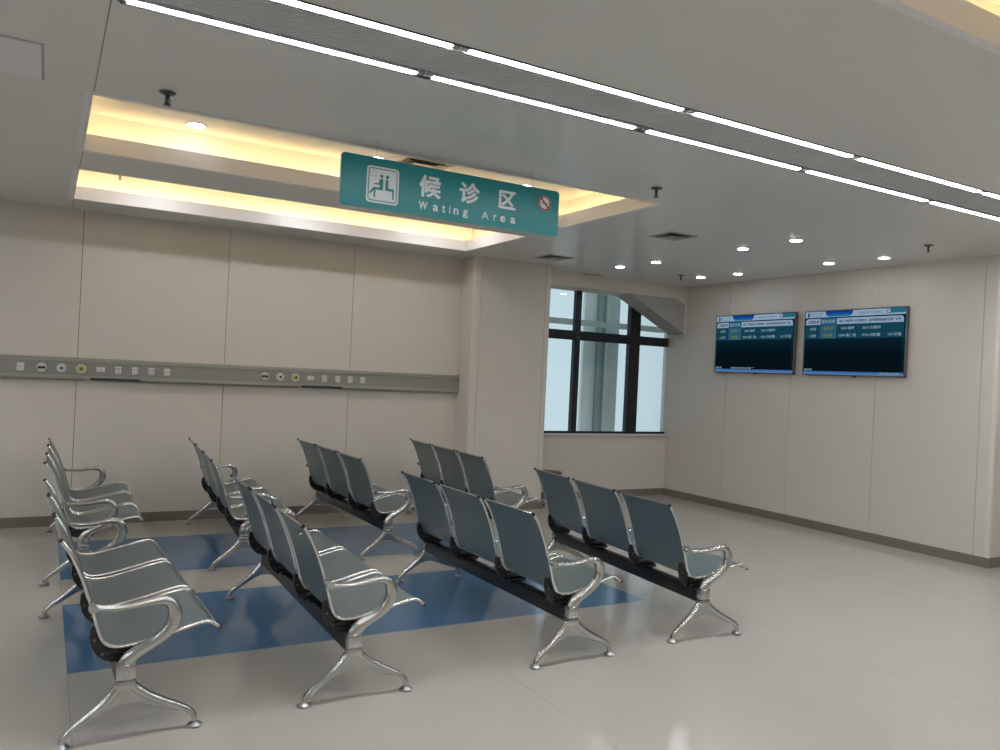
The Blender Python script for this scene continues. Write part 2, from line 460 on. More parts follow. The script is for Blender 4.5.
# joint lines between the ceiling sheets, in the sheet's own material
def ceiling_joints(m):
    nt = m.node_tree; p = nt.nodes['Principled BSDF']
    src = p.inputs['Base Color'].links[0].from_socket
    g = nt.nodes.new('ShaderNodeNewGeometry'); sp = nt.nodes.new('ShaderNodeSeparateXYZ'); nt.links.new(g.outputs['Position'], sp.inputs[0])
    acc = None
    def M_(op, a, v=None, w=None):
        n = nt.nodes.new('ShaderNodeMath'); n.operation = op
        if hasattr(a, 'links'): nt.links.new(a, n.inputs[0])
        if v is not None:
            if hasattr(v, 'links'): nt.links.new(v, n.inputs[1])
            else: n.inputs[1].default_value = v
        return n.outputs[0]
    for ax, off, per, w, s in (('X', .160, 30.0, .003, 1.), ('Y', 3.98, 1.37, .0018, .15)):
        a = M_('ADD', sp.outputs[ax], per*5.5-off); a = M_('MODULO', a, per); a = M_('SUBTRACT', a, per/2); a = M_('ABSOLUTE', a)
        a = M_('LESS_THAN', a, w); a = M_('MULTIPLY', a, s)
        acc = a if acc is None else M_('MAXIMUM', acc, a)
    acc = M_('MULTIPLY', acc, .75)
    mx = nt.nodes.new('ShaderNodeMix'); mx.data_type = 'RGBA'; mx.inputs['B'].default_value = (.06, .06, .055, 1)
    nt.links.new(acc, mx.inputs['Factor']); nt.links.new(src, mx.inputs['A']); nt.links.new(mx.outputs['Result'], p.inputs['Base Color'])
ceiling_joints(M['ceiling'])
b = NB(); bx(b, XL-.2, XE+.2, YB-.2, 8.8, 3.30, 3.40); struct('ceiling_slab', b, M['void'])

n_led = 0
led_where = ['in the long ceiling recess above the hanging sign', 'in the narrow ceiling recess beside the socket rail wall',
             'in the ceiling recess nearest the viewer at top right', 'in an added ceiling recess out of view at far right', 'in an added ceiling recess behind the viewer at left', 'in an added ceiling recess behind the viewer at right']
tn = 4
for k, (x0, x1, y0, y1) in enumerate(COF + holes[8:]):
    D = .155; zt = 3.160; zf = 2.985
    b = NB()
    # raised lid and the four cove walls
    bx(b, x0-D-.02, x1+D+.02, y0-D-.02, y1+D+.02, zt, zt+.02)
    for s in ((x0-D-.02, x0-D, y0-D-.02, y1+D+.02), (x1+D, x1+D+.02, y0-D-.02, y1+D+.02), (x0-D, x1+D, y0-D-.02, y0-D), (x0-D, x1+D, y1+D, y1+D+.02)):
        bx(b, *s, ZC+.02, zt)
    # joint in the raised lid
    o = struct('trim_%d' % tn, b, M['void']); tn += 1
    b = NB()   # the upstand round the opening, with its thin edge trim under the ceiling
    for s in ((x0-.009, x0+.003, y0-.009, y1+.009), (x1-.003, x1+.009, y0-.009, y1+.009), (x0+.003, x1-.003, y0-.009, y0+.003), (x0+.003, x1-.003, y1-.003, y1+.009)):
        bx(b, *s, ZC-.0035, zf)
    for s in ((x0-.04, x0-.010, y0-.04, y1+.04), (x1+.010, x1+.04, y0-.04, y1+.04), (x0-.010, x1+.010, y0-.04, y0-.010), (x0-.010, x1+.010, y1+.010, y1+.04)):
        bx(b, *s, ZC-.003, ZC)
    struct('trim_%d' % tn, b, M['fascia']); tn += 1
    # warm LED strip lying behind the upstand
    t = thing('led_strip', 'warm yellow LED strip hidden ' + led_where[k], 'light', ((x0+x1)/2, (y0+y1)/2, ZC+.02))
    hx, hy = (x1-x0)/2, (y1-y0)/2
    def ring(b, a0, a1, z0, z1):
        for s in ((-hx-a1, -hx-a0, -hy-a1, hy+a1), (hx+a0, hx+a1, -hy-a1, hy+a1), (-hx-a0, hx+a0, -hy-a1, -hy-a0), (-hx-a0, hx+a0, hy+a0, hy+a1)):
            bx(b, *s, z0, z1)
    b = NB(); ring(b, .010, .016, .0005, .070); build('backing', b, M['trimwhite'], t)
    b = NB(); ring(b, .0165, .0190, .015, .055)
    build('led_tape', b, M['cove'], t)

# ------------------------------------------------------------------ slots with two rows of linear lamps
ordn = ['first', 'second', 'third', 'fourth', 'fifth', 'sixth', 'seventh', 'eighth', 'ninth']
seg = [(.212, 1.384), (1.466, 2.627), (2.720, 3.897), (3.978, 5.172), (5.243, 6.43), (6.505, 7.69), (7.765, 8.95), (9.025, 10.21)]
def lamp_slot(slot, dy, behind, dx=0, count=6, where='added out of view behind the viewer'):
    global tn
    x0, x1, y0, y1 = slot
    b = NB()
    bx(b, x0, x1, y0, y1, ZC+.060, ZC+.075)                     # top of the slot
    bx(b, x0-.01, x0, y0, y1, ZC, ZC+.075); bx(b, x1, x1+.01, y0, y1, ZC, ZC+.075)
    bx(b, x0, x1, y0-.008, y0, ZC-.002, ZC+.06); bx(b, x0, x1, y1, y1+.008, ZC-.002, ZC+.06)
    struct('trim_%d' % tn, b, M['lampdark']); tn += 1
    b = NB()                                                    # ribbed centre panel, in 2.5 m lengths
    n = 14; ya, yb = 2.960+dy, 3.236+dy
    xx = x0+.004
    for xe in [q+dx for q in (1.405, 3.93, 6.45, 8.95) if q+dx < x1-.1]+[x1-.004]:
        for i in range(n):
            a = ya+(yb-ya)*i/n; e = ya+(yb-ya)*(i+1)/n
            bx(b, xx, xe-.002, a, e-.007, ZC-.001, ZC+.024)
        bx(b, xx, xe-.002, ya, yb, ZC+.014, ZC+.026)
        xx = xe+.002
    struct('trim_%d' % tn, b, M['ribbed']); tn += 1
    for row, (ya, yb) in enumerate(((3.281, 3.311), (2.924, 2.955))):
        ya += dy; yb += dy
        for i, (xa, xb) in enumerate(seg[:count]):
            xa += dx; xb += dx
            rowname = 'nearer the sign' if row == 0 else 'farther from the sign'
            lab = 'lit white linear ceiling lamp, %s from left in the row %s' % (ordn[i], rowname)
            if behind: lab = 'lit white linear lamp %s, %s from left, %s row' % (where, ordn[i], 'inner' if row else 'outer')
            t = thing('linear_lamp', lab, 'light', ((xa+xb)/2, (ya+yb)/2, ZC), 0,
                      'linear lamps ' + where if behind else 'linear lamps in the two ceiling rows')
            h = (xb-xa)/2; w = (yb-ya)/2
            b = NB(); bbx(b, -h, h, -w, w, -.001, .003, .0012, 1); build('diffuser', b, M['lamp'], t, True)
            b = NB(); bx(b, -h, h, -w, w, .0032, .058); build('housing', b, M['lampgrey'], t)
            for s in (-1, 1):
                b = NB(); a, e = sorted((s*(h+.001), s*(h+.036))); bx(b, a, e, -w, w, .002, .024)
                build('end_socket', b, M['lampgrey'], t)
            if i:
                b = NB(); bx(b, -h-.0425, -h-.038, -w, w, .000, .02); build('joint_clip', b, M['trimwhite'], t)
lamp_slot(CH, 0, False)
lamp_slot(CH2, CH2[2]-CH[2], True)
lamp_slot(CH3, 0, True, -5.29, 3, 'added out of view left of the frame')
lamp_slot(CH4, 3.0, True, -5.29, 3, 'added out of view at left by the panelled wall')
lamp_slot(CH5, CH2[2]-CH[2], True, -5.29, 3, 'added out of view far behind at left')

# ------------------------------------------------------------------ downlights
def downlight(x, y, z, label, group, r=.047, m='spot'):
    t = thing('downlight', label, 'light', (x, y, z), 0, group)
    b = NB(); lathe(b, (0, 0, 0), [(r, .0), (r, -.004), (r+.006, -.007), (r+.014, -.004), (r+.016, 0)], 28)
    build('trim_ring', b, M['trimwhite'], t, True)
    b = NB(); cyl(b, (0, 0, -.0085), r, .0035, 'z', 28); build('lens', b, M[m], t, True)
    return t
g = 'round downlights in the flat ceiling by the screens'
for x, y, l in ((5.735, 7.33, 'small round downlight nearest the tall column, above the window'),
                (5.78, 6.76, 'small round downlight just right of the one nearest the column'),
                (6.955, 7.29, 'small round downlight closest to the far room corner'),
                (7.005, 6.735, 'small round downlight close above the left screen'),
                (5.763, 5.49, 'round downlight in the middle of the flat ceiling, left of the topmost one'),
                (5.743, 4.853, 'topmost round downlight in the photo, nearest the lamp rows'),
                (7.009, 5.489, 'round downlight above the gap between the two screens'),
                (7.055, 4.896, 'rightmost round downlight, above the right screen')):
    downlight(x, y, ZC, l, g)

# ------------------------------------------------------------------ the bench seats
PROF = [(-.030, .815), (-.021, .804), (-.005, .781), (.013, .750), (.034, .704), (.061, .635), (.086, .560), (.107, .486),
        (.123, .430), (.142, .391), (.172, .370), (.212, .364), (.27, .370), (.35, .387), (.43, .407), (.505, .424), (.545, .428), (.570, .418), (.592, .399)]
OX = -.25; OY = -.915                       # bench origin: middle of the footprint
PR = catmull([(x+OX, z, 0) for x, z in PROF], 4)
def offset(d):
    m = len(PR); out = []
    for i in range(m):
        t = (PR[min(i+1, m-1)]-PR[max(i-1, 0)]).normalized(); out.append((PR[i].x-t.y*d, PR[i].y+t.x*d))
    return out

def seat(ya, yb, root):
    bm = NB(); uvl = bm.loops.layers.uv.new('UVMap')
    up, dn = offset(.0012), offset(-.0012); m = len(PR); N = 2
    s = [0]
    for i in range(1, m): s.append(s[-1]+(PR[i]-PR[i-1]).length)
    ysx = [ya+.004 + (yb-ya-.008)*k/N for k in range(N+1)]
    U = [[bm.verts.new((p[0], y, p[1])) for y in ysx] for p in up]
    L = [[bm.verts.new((p[0], y, p[1])) for y in ysx] for p in dn]
    def face(vs, uvs):
        f = bm.faces.new(vs)
        for lp, q in zip(f.loops, uvs): lp[uvl].uv = q
    for i in range(m-1):
        for k in range(N):
            q = [(ysx[k], s[i]), (ysx[k+1], s[i]), (ysx[k+1], s[i+1]), (ysx[k], s[i+1])]
            face([U[i][k], U[i][k+1], U[i+1][k+1], U[i+1][k]], q)
            face([L[i][k], L[i+1][k], L[i+1][k+1], L[i][k+1]], [q[0], q[3], q[2], q[1]])
    z = [(0, 0)]*4
    for i in range(m-1):
        face([U[i][0], U[i+1][0], L[i+1][0], L[i][0]], z); face([U[i][N], L[i][N], L[i+1][N], U[i+1][N]], z)
    for k in range(N):
        face([U[0][k], L[0][k], L[0][k+1], U[0][k+1]], z); face([U[-1][k], U[-1][k+1], L[-1][k+1], L[-1][k]], z)
    o = build('seat', bm, M['perf'], root, True)
    for y in (ya, yb):
        bm = NB(); tube(bm, [(p.x, y, p.y) for p in PR[2:]], .0078, 10, 0)
        build('edge_rail', bm, M['chrome'], o, True, 'polished chrome edge rail')
        bm = NB(); p, q = PR[2], PR[0]; d = (q-p).normalized()
        tube(bm, [(p.x, y, p.y), (p.x+d.x*.014, y, p.y+d.y*.014)], .0088, 10, 0)
        build('rail_cap', bm, M['blackplastic'], o, True, 'black plastic cap'); bm = NB()
        p, q = PR[-1], PR[-2]; d = (p-q).normalized()
        tube(bm, [(p.x, y, p.y), (p.x+d.x*.008, y, p.y+d.y*.008)], .0095, 10, 0)
        build('rail_cap', bm, M['blackplastic'], o, True, 'black plastic cap')
    # rolled top and front hems
    for p in (PR[0], PR[-1]):
        bm = NB(); tube(bm, [(p.x, ya+.011, p.y), (p.x, yb-.011, p.y)], .0045, 8, 0)
        build('hem', bm, M['alu'], o, True)
    return o

def make_bench():
    root = thing('bench', 'bench', 'bench')
    for a, e in ((.042, .580), (.646, 1.184), (1.250, 1.788)): seat(a+OY, e+OY, root)
    b = NB(); bbx(b, .190+OX, .257+OX, -.892, .892, .222, .302, .005, 2); build('beam', b, M['beam'], root, True, 'black steel beam')
    inner = [(.108, .452), (.113, .432), (.132, .395), (.158, .368), (.195, .3545), (.24, .355), (.30, .364), (.36, .378)]
    outer = [(.352, .366), (.318, .336), (.285, .312), (.262, .301), (.185, .300), (.150, .306), (.120, .330), (.100, .364), (.090, .405), (.092, .440), (.098, .455)]
    for yc in (.078, .613, 1.217, 1.752):
        b = NB(); w = .016 if .5 < yc < 1.3 else .012
        pts = [(x+OX, z) for x, z in inner+outer]
        prism(b, pts, yc-w+OY, yc+w+OY, 'y', .002, 1)
        wide = .050 if .5 < yc < 1.3 else .030
        bbx(b, .165+OX, .285+OX, yc-wide+OY, yc+wide+OY, .302, .322, .003, 1)    # clamp sitting on the beam
        bbx(b, .150+OX, .300+OX, yc-wide+OY, yc+wide+OY, .335, .352, .003, 1)    # plate the shells are screwed to
        o = build('bracket', b, M['beam'], root, True, 'black curved bracket')
        b = NB()
        for (x, z) in ((.108, .395), (.140, .335)):
            cyl(b, (x+OX, yc-w-.004+OY, z), .006, 2*w+.008, 'y', 12)
        build('bolt', b, M['steel'], o, True, 'dull steel bolt')
    for s in (-1, 1):
        y = s*.915
        # cast leg: web, ridges and the upper block
        b = NB()
        web = [(.190,.243),(.188,.225),(.168,.192),(.132,.150),(.075,.106),(.03,.076),(.05,.062),(.11,.100),(.16,.130),(.2,.144),(.24,.145),(.29,.132),(.36,.105),(.43,.080),
               (.47,.080),(.42,.108),(.35,.148),(.30,.182),(.27,.212),(.260,.243)]
        prism(b, [(x+OX, z) for x, z in web], y-.011, y+.011, 'y', .003, 1)
        ribbon(b, [(.2235+OX-.018, .240, .036, .044), (.196+OX, .212, .036, .044), (.158+OX, .166, .034, .042), (.10+OX, .117, .031, .038), (.040+OX, .073, .028, .034), (.008+OX, .042, .027, .032), (.000+OX, .016, .026, .030)], y)
        ribbon(b, [(.2235+OX+.018, .240, .036, .044), (.258+OX, .208, .036, .044), (.310+OX, .166, .034, .042), (.38+OX, .126, .031, .038), (.455+OX, .086, .028, .034), (.490+OX, .055, .027, .032), (.500+OX, .016, .026, .030)], y)
        bbx(b, .187+OX, .260+OX, y-.023, y+.023, .205, .2425, .006, 2)
        leg = build('leg', b, M['alu'], root, True)
        for fx in (0, .5):
            b = NB(); lathe(b, (fx+OX, y, .0015), [(.027, 0), (.031, .003), (.031, .008), (.024, .014), (.014, .022)], 24)
            build('foot_pad', b, M['pad'], leg, True, 'round chrome foot pad')
        b = NB()
        ribbon(b, [(.088+OX, .545, .020, .030), (.14+OX, .540, .024, .040), (.21+OX, .538, .026, .046), (.29+OX, .548, .029, .048), (.345+OX, .552, .036, .048), (.382+OX, .538, .044, .046), (.400+OX, .500, .055, .046),
                   (.396+OX, .458, .055, .046), (.370+OX, .418, .050, .046), (.325+OX, .383, .043, .046), (.275+OX, .357, .046, .046), (.238+OX, .330, .060, .046), (.2235+OX, .302, .072, .046), (.2235+OX, .27, .073, .046), (.2235+OX, .2438, .073, .046)], y)
        bbx(b, .187+OX, .260+OX, y-.0235, y+.0235, .2438, .316, .010, 2)
        cyl(b, (.092+OX, y-.018, .545), .017, .036, 'y', 20)
        a0 = y-s*.018; a1 = y-s*.047
        cyl(b, (.092+OX, min(a0, a1), .545), .009, abs(a1-a0), 'y', 14)      # pin to the seat's edge rail
        arm = build('armrest', b, M['alu'], root, True)
        # pressed oval on the outer and inner face of the post
        b = NB()
        for f in (-1, 1):
            P = [(.2235+OX+.013*math.cos(a), y+f*.0238, .283+.024*math.sin(a)) for a in [2*PI*i/20 for i in range(21)]]
            tube(b, P, .0022, 6, 0)
        build('oval_relief', b, M['alu'], arm, True)
    return root

S = 1.55
BENCH = [  # near back foot, far back foot, in units of the eye height; label
    ((.076, 2.289), (.040, 3.450), 'perforated steel three-seat bench in the bottom left foreground, nearest the viewer'),
    ((.704, 2.292), (.722, 3.479), 'steel three-seat bench, second from left in the front row, seen end-on over the blue strip'),
    ((1.510, 2.283), (1.494, 3.485), 'steel three-seat bench, third from left in the front row, its backs seen from behind'),
    ((2.151, 2.320), (2.246, 3.494), 'rightmost steel three-seat bench in front row, standing closest to the screens wall'),
    ((.040, 3.938), (.063, 5.128), 'leftmost steel bench of the back row, its top sticking up behind the foreground bench'),
    ((.737, 3.978), (.808, 5.160), 'steel bench second from left in the back row, turned slightly, by the panelled wall'),
    ((1.483, 3.970), (1.466, 5.130), 'steel bench third from left in back row, standing alone under the socket rail end'),
    ((2.216, 3.962), (2.262, 5.148), 'rightmost steel bench of the back row, right in front of the column')]
proto = make_bench()
for i, (p, q, lab) in enumerate(BENCH):
    t = proto if i == 0 else copy_tree(proto)
    p = Vector(p)*S; q = Vector(q)*S; mid = (p+q)/2; d = q-p
    a = math.atan2(-d.x, d.y)
    c = mid + Vector((math.cos(a), math.sin(a)))*.25
    t.location = (c.x, c.y, 0); t.rotation_euler = (0, 0, a)
    t['label'] = lab; t['category'] = 'bench'; t['group'] = 'three-seat steel waiting benches'

# ------------------------------------------------------------------ medical rail on the back wall
t = thing('socket_rail', 'long grey-green hospital socket rail running along the cream panelled wall', 'rail', (0, YA, 1.43))
x0, x1 = XL+.02, 4.13
notch = [(-1.8, -1.33), (.321, .797), (2.284, 2.751)]
b = NB()
top = [(0, .100), (-.045, .100), (-.062, .082), (-.062, .070), (-.054, .066), (-.054, -.066), (-.060, -.070), (-.060, -.078), (0, -.078)]
prism(b, top, x0, x1, 'x')
build('body', b, M['rail'], t)
b = NB(); bx(b, x0+.001, x1-.004, -.0560, -.0535, -.060, .062); build('face_strip', b, M['railface'], t, label='flat grey face strip')
b = NB()
for z in (.070, -.066): bx(b, x0, x1, -.0645, -.0600, z-.004, z+.004)
build('edge_moulding', b, M['railgroove'], t, label='pale green edge moulding')
edges = [x0] + [v for n_ in notch for v in n_] + [x1]
for a, e in zip(edges[::2], edges[1::2]):
    b = NB(); prism(b, [(0, -.0785), (-.060, -.0785), (-.062, -.088), (-.050, -.103), (0, -.103)], a, e, 'x'); build('lower_cover', b, M['rail'], t)
for a, e in notch:
    b = NB(); bbx(b, a+.05, e-.01, -.050, -.010, -.100, -.080, .003, 1); build('light_bar', b, M['darksteel'], t, label='dark recessed bar under the rail')
b = NB(); prism(b, [(0, .103), (-.047, .103), (-.066, .084), (-.066, -.088), (-.052, -.106), (0, -.106)], x1, x1+.008, 'x'); build('end_cap', b, M['rail'], t)
YF = -.056
def round_outlet(x, kind):
    ring = M['whitering']
    b = NB(); cyl(b, (x, YF-.014, 0), .040, .014, 'y', 28, .042)
    o = build('gas_outlet', b, ring, t, True, {'y': 'round white gas outlet with yellow ring', 'b': 'round white outlet with black port', 'a': 'round white outlet with wide black port'}[kind])
    b = NB()
    if kind == 'y':
        cyl(b, (x, YF-.020, 0), .027, .006, 'y', 24); build('colour_ring', b, M['yellow'], o, True)
        b = NB(); cyl(b, (x, YF-.030, 0), .011, .010, 'y', 16); build('port', b, M['darksteel'], o, True)
    elif kind == 'b':
        cyl(b, (x, YF-.018, 0), .026, .004, 'y', 24); build('collar', b, M['white'], o, True)
        b = NB(); cyl(b, (x, YF-.030, 0), .012, .012, 'y', 16); build('port', b, M['blackplastic'], o, True)
    else:
        for dx in (-.020, 0, .020): cyl(b, (x+dx, YF-.024, 0), .0115, .010, 'y', 14)
        bx(b, x-.024, x+.024, YF-.020, YF-.014, -.006, .006); build('port', b, M['blackplastic'], o, True)
def plate(x, w, h, kind):
    b = NB(); bbx(b, x-w/2, x+w/2, YF-.010, YF, -h/2, h/2, .003, 1)
    o = build('outlet_plate', b, M['white'], t, True, {'s': 'white power socket plate', 'n': 'wide white switch plate', 'd': 'white data socket plate'}[kind])
    b = NB()
    if kind == 's':
        for dx in (-.010, .010): bx(b, x+dx-.004, x+dx+.004, YF-.0112, YF-.0098, .008, .020)
        for dx in (-.008, .008): bx(b, x+dx-.002, x+dx+.002, YF-.0112, YF-.0098, -.020, -.010)
    elif kind == 'n':
        bx(b, x-.001, x+.001, YF-.0112, YF-.0098, -h/2+.008, h/2-.008)
    else:
        bx(b, x-w/2+.008, x+w/2-.008, YF-.0112, YF-.0098, -.001, .001)
    build('socket_holes', b, M['steel'], o)
plate(-.179, .058, .070, 'd')
for off in (-.018, 1.938, -1.97):
    for dx, k in ((0, 'a'), (.155, 'b'), (.312, 'y')): round_outlet(off+dx, k)
    plate(off+.470, .072, .044, 'n')
    for dx in (.616, .760, .898): plate(off+dx, .052, .068, 's')
    plate(off+1.038, .054, .068, 'd')

# ------------------------------------------------------------------ window
wn = bpy.data.objects.new('window_1', None); COL.objects.link(wn); wn.location = (6.37, 8.53, .835); wn['kind'] = 'structure'
def wpart(name, boxes, m, label=None, bev=.003):
    b = NB()
    for (xa, xb, ya, yb, za, zb) in boxes: bbx(b, xa-6.37, xb-6.37, ya-8.53, yb-8.53, za-.835, zb-.835, bev, 1)
    return build(name, b, m, wn, False, label)
wpart('window_frame', [(5.182, XR, 8.50, 8.56, .846, .872)], M['frame'])
wpart('mullion', [(5.965, 6.052, 8.495, 8.565, .872, 2.702)], M['frame'])
wpart('mullion', [(6.870, 7.047, 8.490, 8.57, .872, 2.702)], M['frame'])
for a, e in ((5.182, 5.965), (6.052, 6.870), (7.047, XR)): wpart('transom', [(a, e, 8.50, 8.56, 2.060, 2.180)], M['frame'])
for a, e in ((5.182, 5.965), (6.052, 6.870), (7.047, XR)):
    for z0, z1 in ((.872, 2.060), (2.180, 2.702)): wpart('pane', [(a, e, 8.528, 8.536, z0, z1)], M['glass'], bev=.0005)
wpart('window_sill', [(5.182, XR, YW-.045, 8.60, .822, .8455)], M['sill'])
wpart('latch', [(5.985, 6.03, 8.478, 8.494, 2.085, 2.108)], M['steel'], 'small grey latch')

# beyond the glass
b = NB(); bx(b, 3, 16, 8.75, 30, -3.6, -3.5); struct('ground_outside', b, M['ground'])
for (xa, xb, ya, yb, m) in ((7.445, 7.68, 9.75, 9.95, 'exterior'), (7.345, 7.445, 9.80, 9.95, 'exterior2'), (7.10, 7.345, 9.88, 9.96, 'exterior3')):
    b = NB(); bbx(b, xa, xb, ya, yb, -3.5, 6, .02, 3); struct('exterior_column', b, M[m], True)
b = NB(); bx(b, 4.5, 12, 9.60, 9.66, 2.345, 2.43); struct('exterior_rail', b, M['exterior'])

# ------------------------------------------------------------------ text
def text_bm(s, size, width=None, bold=0., spacing=1.):
    c = bpy.data.curves.new('txt', 'FONT'); c.body = s; c.size = size; c.offset = bold; c.space_character = spacing
    c.resolution_u = 3; c.align_x = 'LEFT'
    o = bpy.data.objects.new('txt', c); COL.objects.link(o)
    dg = bpy.context.evaluated_depsgraph_get(); dg.update()
    me = bpy.data.meshes.new_from_object(o.evaluated_get(dg))
    bpy.data.objects.remove(o)
    b = NB(); b.from_mesh(me); bpy.data.meshes.remove(me)
    if b.verts:
        lo = [min(v.co[k] for v in b.verts) for k in (0, 1)]; hi = [max(v.co[k] for v in b.verts) for k in (0, 1)]
        for v in b.verts: v.co.x -= lo[0]; v.co.y -= lo[1]
        return b, hi[0]-lo[0], hi[1]-lo[1]
    return b, 0, 0

def put_text(dst, s, box, place, size=.1, bold=0., spacing=1.):
    """fits the string in box (u0, u1, v0, v1); place(u, v) -> 3d point"""
    b, w, h = text_bm(s, size, bold=bold, spacing=spacing)
    if not w: b.free(); return
    u0, u1, v0, v1 = box
    for v in b.verts: v.co = Vector(place(u0 + v.co.x/w*(u1-u0), v0 + v.co.y/h*(v1-v0)))
    me = bpy.data.meshes.new('tmp'); b.to_mesh(me); b.free(); dst.from_mesh(me); bpy.data.meshes.remove(me)

# ------------------------------------------------------------------ hanging sign
SX0, SX1, SZ0, SZ1, SY = 1.409, 2.890, 2.479, 2.773, 4.371
t = thing('hanging_sign', 'teal rectangular waiting area sign with white lettering hanging from the ceiling', 'sign', ((SX0+SX1)/2, SY+.010, ZC))
cx = (SX0+SX1)/2
def rrect(x0, x1, z0, z1, r, n=5):
    out = []
    for (x, z, a0) in ((x1-r, z1-r, 0), (x0+r, z1-r, PI/2), (x0+r, z0+r, PI), (x1-r, z0+r, 1.5*PI)):
        out += [(x+r*math.cos(a0+PI/2*i/n), z+r*math.sin(a0+PI/2*i/n)) for i in range(n+1)]
    return out
def sp(x, z): return (x-cx, z-ZC)
b = NB(); prism(b, [sp(*q) for q in rrect(SX0, SX1, SZ0, SZ1, .022)], -.010, .010, 'y'); build('panel', b, M['teal'], t)
b = NB(); prism(b, [sp(*q) for q in rrect(SX0-.0025, SX1+.0025, SZ0-.0025, SZ1+.0025, .024)], -.006, .006, 'y'); build('edge', b, M['signedge'], t, label='pale clear edge')
for x in (1.62, 2.68):
    b = NB(); cyl(b, (x-cx, 0, SZ1-ZC), .0006, ZC-SZ1, 'z', 8); build('hanging_wire', b, M['steel'], t, True)
def layer(name, polys, m, k, parent=None, label=None):
    b = NB()
    for P in polys: prism(b, [sp(*q) for q in P], -.010-.0006*k, -.0101-.0006*(k-1), 'y')
    return build(name, b, m, parent or t, False, label)
pic = layer('pictogram', [rrect(1.561, 1.760, 2.514, 2.725, .022)], M['signwhite'], 1, label='white pictogram square of two seated figures')
layer('pictogram_border', [rrect(1.571, 1.750, 2.524, 2.715, .016)], M['signgreen'], 2, pic)
layer('pictogram_field', [rrect(1.577, 1.744, 2.530, 2.709, .010)], M['signwhite'], 3, pic)
def circ(x, z, r, n=20, rz=None): return [(x+r*math.cos(2*PI*i/n), z+(rz or r)*math.sin(2*PI*i/n)) for i in range(n)]
layer('pictogram_clock', [circ(1.601, 2.683, .020)], M['signgreen'], 4, pic)
layer('pictogram_clock', [circ(1.601, 2.683, .0180)], M['signwhite'], 5, pic)
layer('pictogram_clock', [[(1.600, 2.682), (1.602, 2.682), (1.602, 2.694), (1.600, 2.694)], [(1.593, 2.686), (1.594, 2.684), (1.602, 2.682), (1.602, 2.684)]], M['signgreen'], 6, pic)
figs = [circ(1.652, 2.672, .0105), circ(1.687, 2.671, .0105),
        # left figure: back, seat, crossed leg, arm
        [(1.646, 2.656), (1.660, 2.658), (1.663, 2.650), (1.663, 2.590), (1.612, 2.590), (1.586, 2.562), (1.578, 2.568), (1.604, 2.604), (1.640, 2.604), (1.641, 2.620), (1.606, 2.620), (1.606, 2.626), (1.634, 2.628), (1.641, 2.652)],
        [(1.606, 2.592), (1.618, 2.592), (1.616, 2.545), (1.606, 2.545)],
        # right figure
        [(1.677, 2.656), (1.690, 2.657), (1.695, 2.650), (1.696, 2.606), (1.731, 2.606), (1.731, 2.546), (1.721, 2.546), (1.721, 2.592), (1.676, 2.592)]]
layer('pictogram_figures', figs, M['signgreen'], 4, pic)
for s, box in (('候', (1.889, 2.034, 2.594, 2.727)), ('诊', (2.157, 2.300, 2.597, 2.727)), ('区', (2.436, 2.560, 2.603, 2.719))):
    b = NB()
    for i, (du, dv) in enumerate(((0, 0), (.0022, 0), (-.0022, 0), (0, .0018), (0, -.0018))):
        u0, u1, v0, v1 = box
        put_text(b, s, (u0+.002+du, u1-.002+du, v0+.002+dv, v1-.002+dv), lambda u, v: (u-cx, -.0108-.00002*i, v-ZC), bold=.0018)
    build('chinese_character', b, M['signwhite'], t, label='white Chinese character')
b = NB()
letters = 'Wating Area'
xs_ = [1.893, 1.985, 2.046, 2.095, 2.124, 2.187, None, 2.317, 2.403, 2.452, 2.527]
wd = {'W': .056, 'a': .036, 't': .022, 'i': .0065, 'n': .033, 'g': .035, 'A': .053, 'r': .023, 'e': .036}
for ch, xq in zip(letters, xs_):
    if xq is None: continue
    z0, z1 = 2.519, {'W': 2.567, 'A': 2.567, 't': 2.565, 'i': 2.568}.get(ch, 2.557)
    if ch == 'g': z0 = 2.506
    put_text(b, ch, (xq, xq+wd[ch], z0, z1), lambda u, v: (u-cx, -.0108, v-ZC), bold=.0022)
build('english_lettering', b, M['signwhite'], t, label='thin white lettering')
ns = layer('no_smoking_symbol', [circ(2.777, 2.684, .050, 28)], M['signwhite'], 1, label='round no smoking symbol')
layer('symbol_ring', [circ(2.777, 2.684, .0485, 28)], M['signred'], 2, ns)
layer('symbol_field', [circ(2.777, 2.684, .0375, 28)], M['signwhite'], 3, ns)
layer('cigarette', [[(2.747, 2.677), (2.797, 2.677), (2.797, 2.686), (2.747, 2.686)], [(2.800, 2.677), (2.808, 2.677), (2.808, 2.690), (2.800, 2.690)]], M['signgrey'], 4, ns)
a = math.radians(-47); ca, sa = math.cos(a), math.sin(a)
layer('symbol_slash', [[(2.777+u*ca-v*sa, 2.684+u*sa+v*ca) for u, v in ((-.042, -.0058), (.042, -.0058), (.042, .0058), (-.042, .0058))]], M['signred'], 5, ns)

# ------------------------------------------------------------------ the two screens
def E_(n, c, k=1.): return emis(n, tuple(x*k for x in c), SCREEN)
M['s_dark'] = ramp_emis('screen_dark_gradient', [(0, (.003, .007, .011)), (.35, (.002, .007, .012)), (.75, (.004, .026, .044)), (1, (.006, .042, .062))], SCREEN, 'Z', -.36, .36)
M['s_band'] = E_('screen_pale_band', (.30, .42, .56))
M['s_navy'] = ramp_emis('screen_blue_tab', [(0, (.02, .22, .38)), (.35, (.01, .10, .34)), (1, (.005, .03, .25))], SCREEN, 'Z', .293, .352)
M['s_teal'] = E_('screen_teal', (.015, .16, .22))
M['s_line'] = E_('screen_navy_line', (.006, .018, .05))
M['s_tab'] = E_('screen_blue_cell', (.015, .12, .22))
M['s_row'] = E_('screen_row_teal', (.008, .060, .10))
M['s_cell'] = E_('screen_row_blue', (.035, .12, .19))
